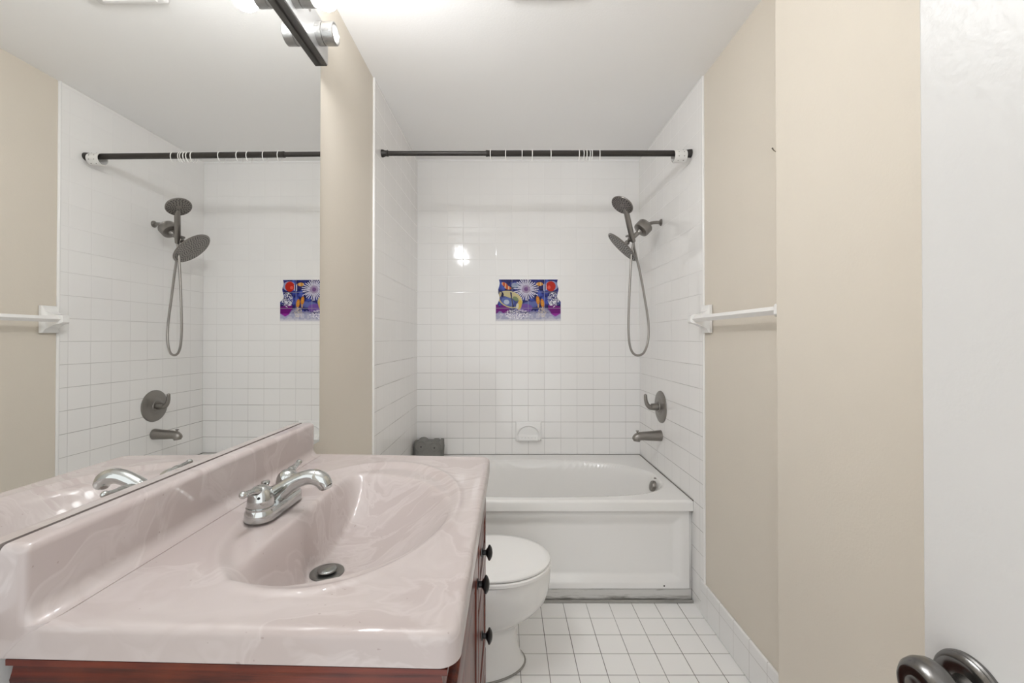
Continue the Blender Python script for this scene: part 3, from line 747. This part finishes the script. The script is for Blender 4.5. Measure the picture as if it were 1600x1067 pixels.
# ------------------------------------------------------------------ mural of hand painted tiles
mu0, mt = at_back(774.6, 436.6); mu1, mb_ = at_back(876.2, 501.8)
GX, GZ = 264, 170
def mural_rgb():
    """small picture of reef fish, an anemone and corals, as a colour array"""
    W, H = GX, GZ
    X, Y = np.meshgrid((np.arange(W) + .5) / W * 1080, (np.arange(H) + .5) / H * 690)   # Y down, same proportions as the tiles
    rs = np.random.RandomState(3)
    def nz(k, seed):
        r = np.random.RandomState(seed).rand(int(H / k) + 3, int(W / k) + 3)
        yy, xx = Y / 690 * H / k, X / 1080 * W / k; i, j = yy.astype(int), xx.astype(int); fy, fx = yy - i, xx - j
        fy, fx = fy * fy * (3 - 2 * fy), fx * fx * (3 - 2 * fx)
        return (r[i, j] * (1 - fy) + r[i + 1, j] * fy) * (1 - fx) + (r[i, j + 1] * (1 - fy) + r[i + 1, j + 1] * fy) * fx
    n1, n2, n3 = nz(16, 1), nz(7, 2), nz(3, 4)
    A = np.zeros((H, W, 3)); 
    def lerp(c, m):
        m = np.clip(m, 0, 1)[..., None]; A[:] = A * (1 - m) + np.array(c) * m
    def ell(x, y, a, b, r=0.0):
        c, s = math.cos(r), math.sin(r); u, v = (X - x) * c + (Y - y) * s, -(X - x) * s + (Y - y) * c; return np.hypot(u / a, v / b)
    A[:] = (.055, .05, .22)
    lerp((.07, .10, .42), (n1 - .35) * 2.2); lerp((.16, .22, .62), (n1 - .62) * 3); lerp((.02, .02, .10), (n2 - .62) * 3)
    # hazy blue swell
    lerp((.22, .26, .55), (1.05 - ell(590, 410, 150, 60)) * 3 * (n2 + .4))
    # purple reefs
    edge = 455 + 30 * np.sin(X / 60) + 60 * (n2 - .5)
    lerp((.26, .02, .30), ((Y > edge - 50) & (X < 230)) * 1.0); lerp((.27, .02, .29), ((Y > 425 + 20 * np.sin(X / 40)) & (X > 870)) * 1.0)
    lerp((.30, .16, .50), ((ell(480, 470, 130, 70) < 1)) * .9)
    # pale sand clouds
    sand = 560 - 45 * np.sin(X / 95 + .5) - 20 * np.sin(X / 41) + 25 * (n2 - .5) + 40 * (X < 180) - 60 * np.exp(-((X - 860) / 90) ** 2)
    lerp((.36, .36, .50), (Y > sand) * 1.0); lerp((.52, .51, .60), ((Y > sand + 15) * (n2 > .5)) * .8); lerp((.34, .32, .55), (np.abs(Y - sand) < 9) * .8)
    lerp((.30, .30, .48), ((Y > sand) * np.abs(np.sin(X / 60 + Y / 30 + n1 * 6)) < .12) * (Y > sand) * .7)
    # anemone, thin pale rays
    dx, dy = X - 505, Y - 160; th = np.arctan2(dy, dx); r = np.hypot(dx / 1.08, dy)
    for k in range(30):
        a = 2 * PI * k / 30 + rs.uniform(-.06, .06); L = rs.uniform(150, 215)
        da = np.abs(np.angle(np.exp(1j * (th - a)))) * r
        lerp((.03, .03, .14), ((da < 13) & (r < L + 8) & (r > 30)) * .55)
        lerp((.86, .84, .96), ((da < 8.5 - r / 60 + 2 * n3) & (r < L) & (r > 30)) * .95)
    lerp((.42, .28, .48), (r < 66) * (.35 + .6 * n3)); lerp((.30, .14, .34), (r < 32) * .6)
    # grey blue sponge to the left of the anemone
    lerp((.50, .55, .66), (ell(320, 95, 60, 42) < 1) * (.6 + .4 * n3))
    # two orange fish in the upper left
    for fx, fy, fr in ((150, 85, .6), (200, 135, .3), (730, 75, 0.0)):
        s = ell(fx, fy, 58, 30, fr); lerp((.72, .20, .07) if fx < 500 else (.75, .42, .12), (s < 1) * 1.0); lerp((.85, .70, .45), ((s < 1) * (np.sin((X - fx) / 9) > .55)) * .85)
    # large angelfish lower left
    body = ell(240, 330, 195, 125, .32)
    lerp((.70, .62, .36), (body < 1.08) * 1.0); lerp((.12, .14, .38), (body < .93) * 1.0)
    lerp((.20, .26, .55), (ell(200, 365, 110, 66, .3) < 1) * 1.0); lerp((.62, .68, .80), (ell(180, 372, 46, 40, .2) < 1) * 1.0)
    lerp((.78, .70, .42), ((body < 1.08) & (Y < 250 + (X - 60) * .30) & (Y > 195)) * .9)
    lerp((.28, .36, .22), (ell(330, 320, 52, 34, .6) < 1) * .9); lerp((.03, .03, .12), (np.abs(X - 268 - (Y - 330) * .15) < 12) * (body < .95))
    lerp((.03, .03, .12), ell(95, 240, 34, 50, -.5) < 1); lerp((.62, .54, .36), ell(72, 250, 22, 45, .3) < 1)
    lerp((.78, .60, .16), (ell(395, 420, 36, 86, .15) < 1) * 1.0); lerp((.80, .78, .66), (ell(360, 440, 22, 48, .1) < 1) * 1.0)
    # red fish at right edge
    lerp((.42, .46, .66), (ell(925, 105, 112, 82) < 1) * (X > 830)); lerp((.62, .06, .03), ell(915, 112, 80, 84) < 1); lerp((.85, .18, .14), ell(885, 130, 26, 30) < 1)
    lerp((.75, .78, .88), ((np.sin(X / 6) > 0) & (X > 775) & (X < 842) & (np.abs(Y - 130) < 70 - np.abs(X - 815))) * 1.0)
    # two gold upright fish
    for gx, gy in ((700, 345), (775, 390)):
        g = ell(gx, gy, 30, 72, -.12); lerp((.72, .33, .05), g < 1); lerp((.88, .55, .14), (g < .6) * n3)
        lerp((.70, .50, .30), ell(gx + 8, gy + 90, 13, 32) < 1)
    # branching corals
    def coral(x, y, w_, h_, seed, c):
        q = nz(2.6, seed); q2 = nz(4.5, seed + 9)
        m = ell(x, y, w_, h_) < 1 + .25 * (q2 - .5)
        lerp(c, (m & (np.abs(q - .5) + np.abs(q2 - .5) * .6 < .26)) * 1.0)
    lerp((.10, .08, .28), (ell(960, 330, 88, 95) < 1) * .6); coral(960, 330, 98, 120, 21, (.88, .88, .92)); lerp((.20, .18, .32), (ell(360, 570, 200, 68) < 1) * .55); coral(360, 572, 215, 80, 31, (.86, .84, .88)); coral(770, 540, 70, 90, 41, (.66, .60, .55))
    # bleached lower border of the tiles
    A[Y > 660] = A[Y > 660] * .3 + .7 * np.array((.72, .71, .72))
    A[:] = np.where((Y > 560)[..., None], A, np.clip(A, 0, 1) ** 1.35 * .82)
    return A
rgb = mural_rgb()
bm = nb(); lay = bm.loops.layers.float_color.new('paint')
vg = [[bm.verts.new((mu0 + (mu1 - mu0) * i / GX, YB - .0006, mt + (mb_ - mt) * j / GZ)) for j in range(GZ + 1)] for i in range(GX + 1)]
for i in range(GX):
    for j in range(GZ):
        x, y = (i + .5) / GX, (j + .5) / GZ
        if y < .60 and x < .048 + .012 * math.sin(y * 17) - .10 * max(0, y - .42): continue     # picture edge is stepped and uneven
        if y < .60 and x > .955 - .01 * math.sin(y * 20) + .4 * max(0, y - .45): continue
        f = bm.faces.new((vg[i][j], vg[i][j + 1], vg[i + 1][j + 1], vg[i + 1][j]))
        X = mu0 + (mu1 - mu0) * x; Z = mt + (mb_ - mt) * y
        c = rgb[j, i]
        fu = ((X - .0475) / P) % 1; fv = ((Z - ZT) / P) % 1
        if min(fu, 1 - fu) * P < .0014 or min(fv, 1 - fv) * P < .0014: c = c * .45 + np.array((.5, .49, .52)) * .42
        for l in f.loops: l[lay] = (float(c[0]), float(c[1]), float(c[2]), 1)
loose = [v for v in bm.verts if not v.link_faces]; bmesh.ops.delete(bm, geom=loose, context='VERTS')
r = bmesh.ops.solidify(bm, geom=bm.faces[:], thickness=0.0004) if False else None
mo = put('tile_mural', bm, MURAL, smooth=False, flip=False)
tag(mo, 'colourful painted reef fish mural on white tiles of back wall', 'mural')

# ------------------------------------------------------------------ grey ribbed holder on left corner of tub rim
gx0, gx1, gy = -.588, -.392, 2.765
gb = thing('ribbed_caddy', 'dark grey ribbed caddy with two round lumps on tub corner', 'caddy', (-.49, gy, ZT))
bm = nb()
def caddy(i, j, n=64):
    t = 2 * PI * i / n; z = j / 14
    hw, hd = .090 + .008 * z, .052 + .004 * z
    e = .55; c, s = math.cos(t), math.sin(t)
    rib = 1 + .020 * math.cos(t * 32) * (z < .72)
    tp = 1 - .06 * max(0, z - .85) / .15
    return (-.490 + hw * math.copysign(abs(c) ** e, c) * rib * tp, gy + hd * math.copysign(abs(s) ** e, s) * rib * tp, ZT + .001 + .118 * z)
loft(bm, [[caddy(i, j) for i in range(64)] for j in range(15)]); put('body', bm, LAVA, gb, smooth='all')
for dx, hz, rr_ in ((-.042, .108, .040), (.043, .102, .038)):
    bm = nb(); lathe(bm, (-.490 + dx, gy - .048, ZT + hz - .012), (0, 1, 0), [(-.010, .004), (-.009, rr_ * .55), (-.006, rr_ * .60), (-.006, rr_ * .72), (-.008, rr_ * .85), (.0, rr_), (.088, rr_), (.096, rr_ * .8), (.098, .01)], 32)
    lathe(bm, (-.490 + dx, gy - .058, ZT + hz - .014), (0, -1, 0), [(0, .005), (.002, .004)], 10, mi=1)
    put('round_lump', bm, [LAVA, HOLE], gb)
bm = nb(); box(bm, (gx1 - .030, gy - .045, ZT + .07), (gx1 - .006, gy + .045, ZT + .126), .006, 2); put('side_fin', bm, LAVA, gb)

# ------------------------------------------------------------------ towel bar on right wall
tb = thing('towel_bar', 'white square towel bar on right beige wall beside tile edge', 'towel bar', (XR, 1.6, 1.357))
BX_, BZ = .842, 1.3575
def diamond(y, r, x=BX_, z=BZ): return [(x - r, y, z), (x, y, z + r), (x + r, y, z), (x, y, z - r)]
bm = nb(); loft(bm, [diamond(1.925, .0135), diamond(1.300, .0135)]); put('bar', bm, BARW, tb, smooth=False)
for y0_, y1_ in ((1.875, 1.950), (1.259, 1.333)):
    yc = (y0_ + y1_) / 2; bm = nb()
    xw = XR + .006 if y0_ < 1.8 else XR + .003
    def rect(x, hy, hz, zc, yo=0): return [(x, yc - hy + yo, zc - hz), (x, yc + hy + yo, zc - hz), (x, yc + hy + yo, zc + hz), (x, yc - hy + yo, zc + hz)]
    h = (y1_ - y0_) / 2
    loft(bm, [rect(xw, h, .062, BZ), rect(xw - .011, h, .062, BZ), rect(xw - .014, h - .003, .059, BZ), rect(xw - .020, h - .009, .040, BZ - .004), rect(xw - .034, h - .014, .030, BZ - .004), rect(BX_ + .012, h - .017, .022, BZ - .001), rect(BX_ - .010, h - .018, .019, BZ), rect(BX_ - .017, h - .023, .012, BZ)])
    put('bracket', bm, CERAM, tb, smooth=True)

# small nail left in the right wall
bm = nb(); nx, ny, nz_ = XR + .007, 1.432, 1.905
tube(bm, [(nx + .004, ny, nz_ - .010), (nx - .010, ny, nz_ - .002), (nx - .017, ny - .002, nz_ + .006)], [.0014, .0014, .0026], 8)
nl = put('wall_nail', bm, simple('dull_nail', (.25, .22, .18), .5, .6)); tag(nl, 'small bent nail in beige wall above towel bar', 'nail')

# ------------------------------------------------------------------ open door with pewter knob at right
door = bpy.data.objects.new('door_1', None); C.objects.link(door); DX = .440; door.location = (DX, .451, 0)
ROOTM['door_1'] = Matrix.Translation(Vector((DX, .451, 0))).inverted(); door['kind'] = 'structure'
bm = nb(); box(bm, (DX, -.25, .008), (DX + .035, .451, 2.03), .0018, 2); put('door_slab', bm, DOORW, door, smooth=False)
KY, KZ = .404, .938
bm = nb(); lathe(bm, (DX - .0003, KY, KZ), (-1, 0, 0), [(0, .0330), (.003, .0330), (.0045, .0318), (.0060, .0318), (.0085, .0295), (.0090, .0275), (.0062, .0245), (.0050, .0190), (.0065, .0140), (.011, .0115), (.016, .0105), (.024, .0105)], 56)
kn = put('door_rosette', bm, PEWTER, door)
bm = nb(); lathe(bm, (DX - .020, KY, KZ), (-1, 0, 0), [(0, .0110), (.004, .0125), (.006, .0190), (.009, .0245), (.014, .0275), (.021, .0280), (.027, .0262), (.0315, .0225), (.0325, .0205), (.0315, .0185), (.0325, .0125), (.0300, .0090), (.0285, .001)], 56)
put('door_knob', bm, PEWTER, door)
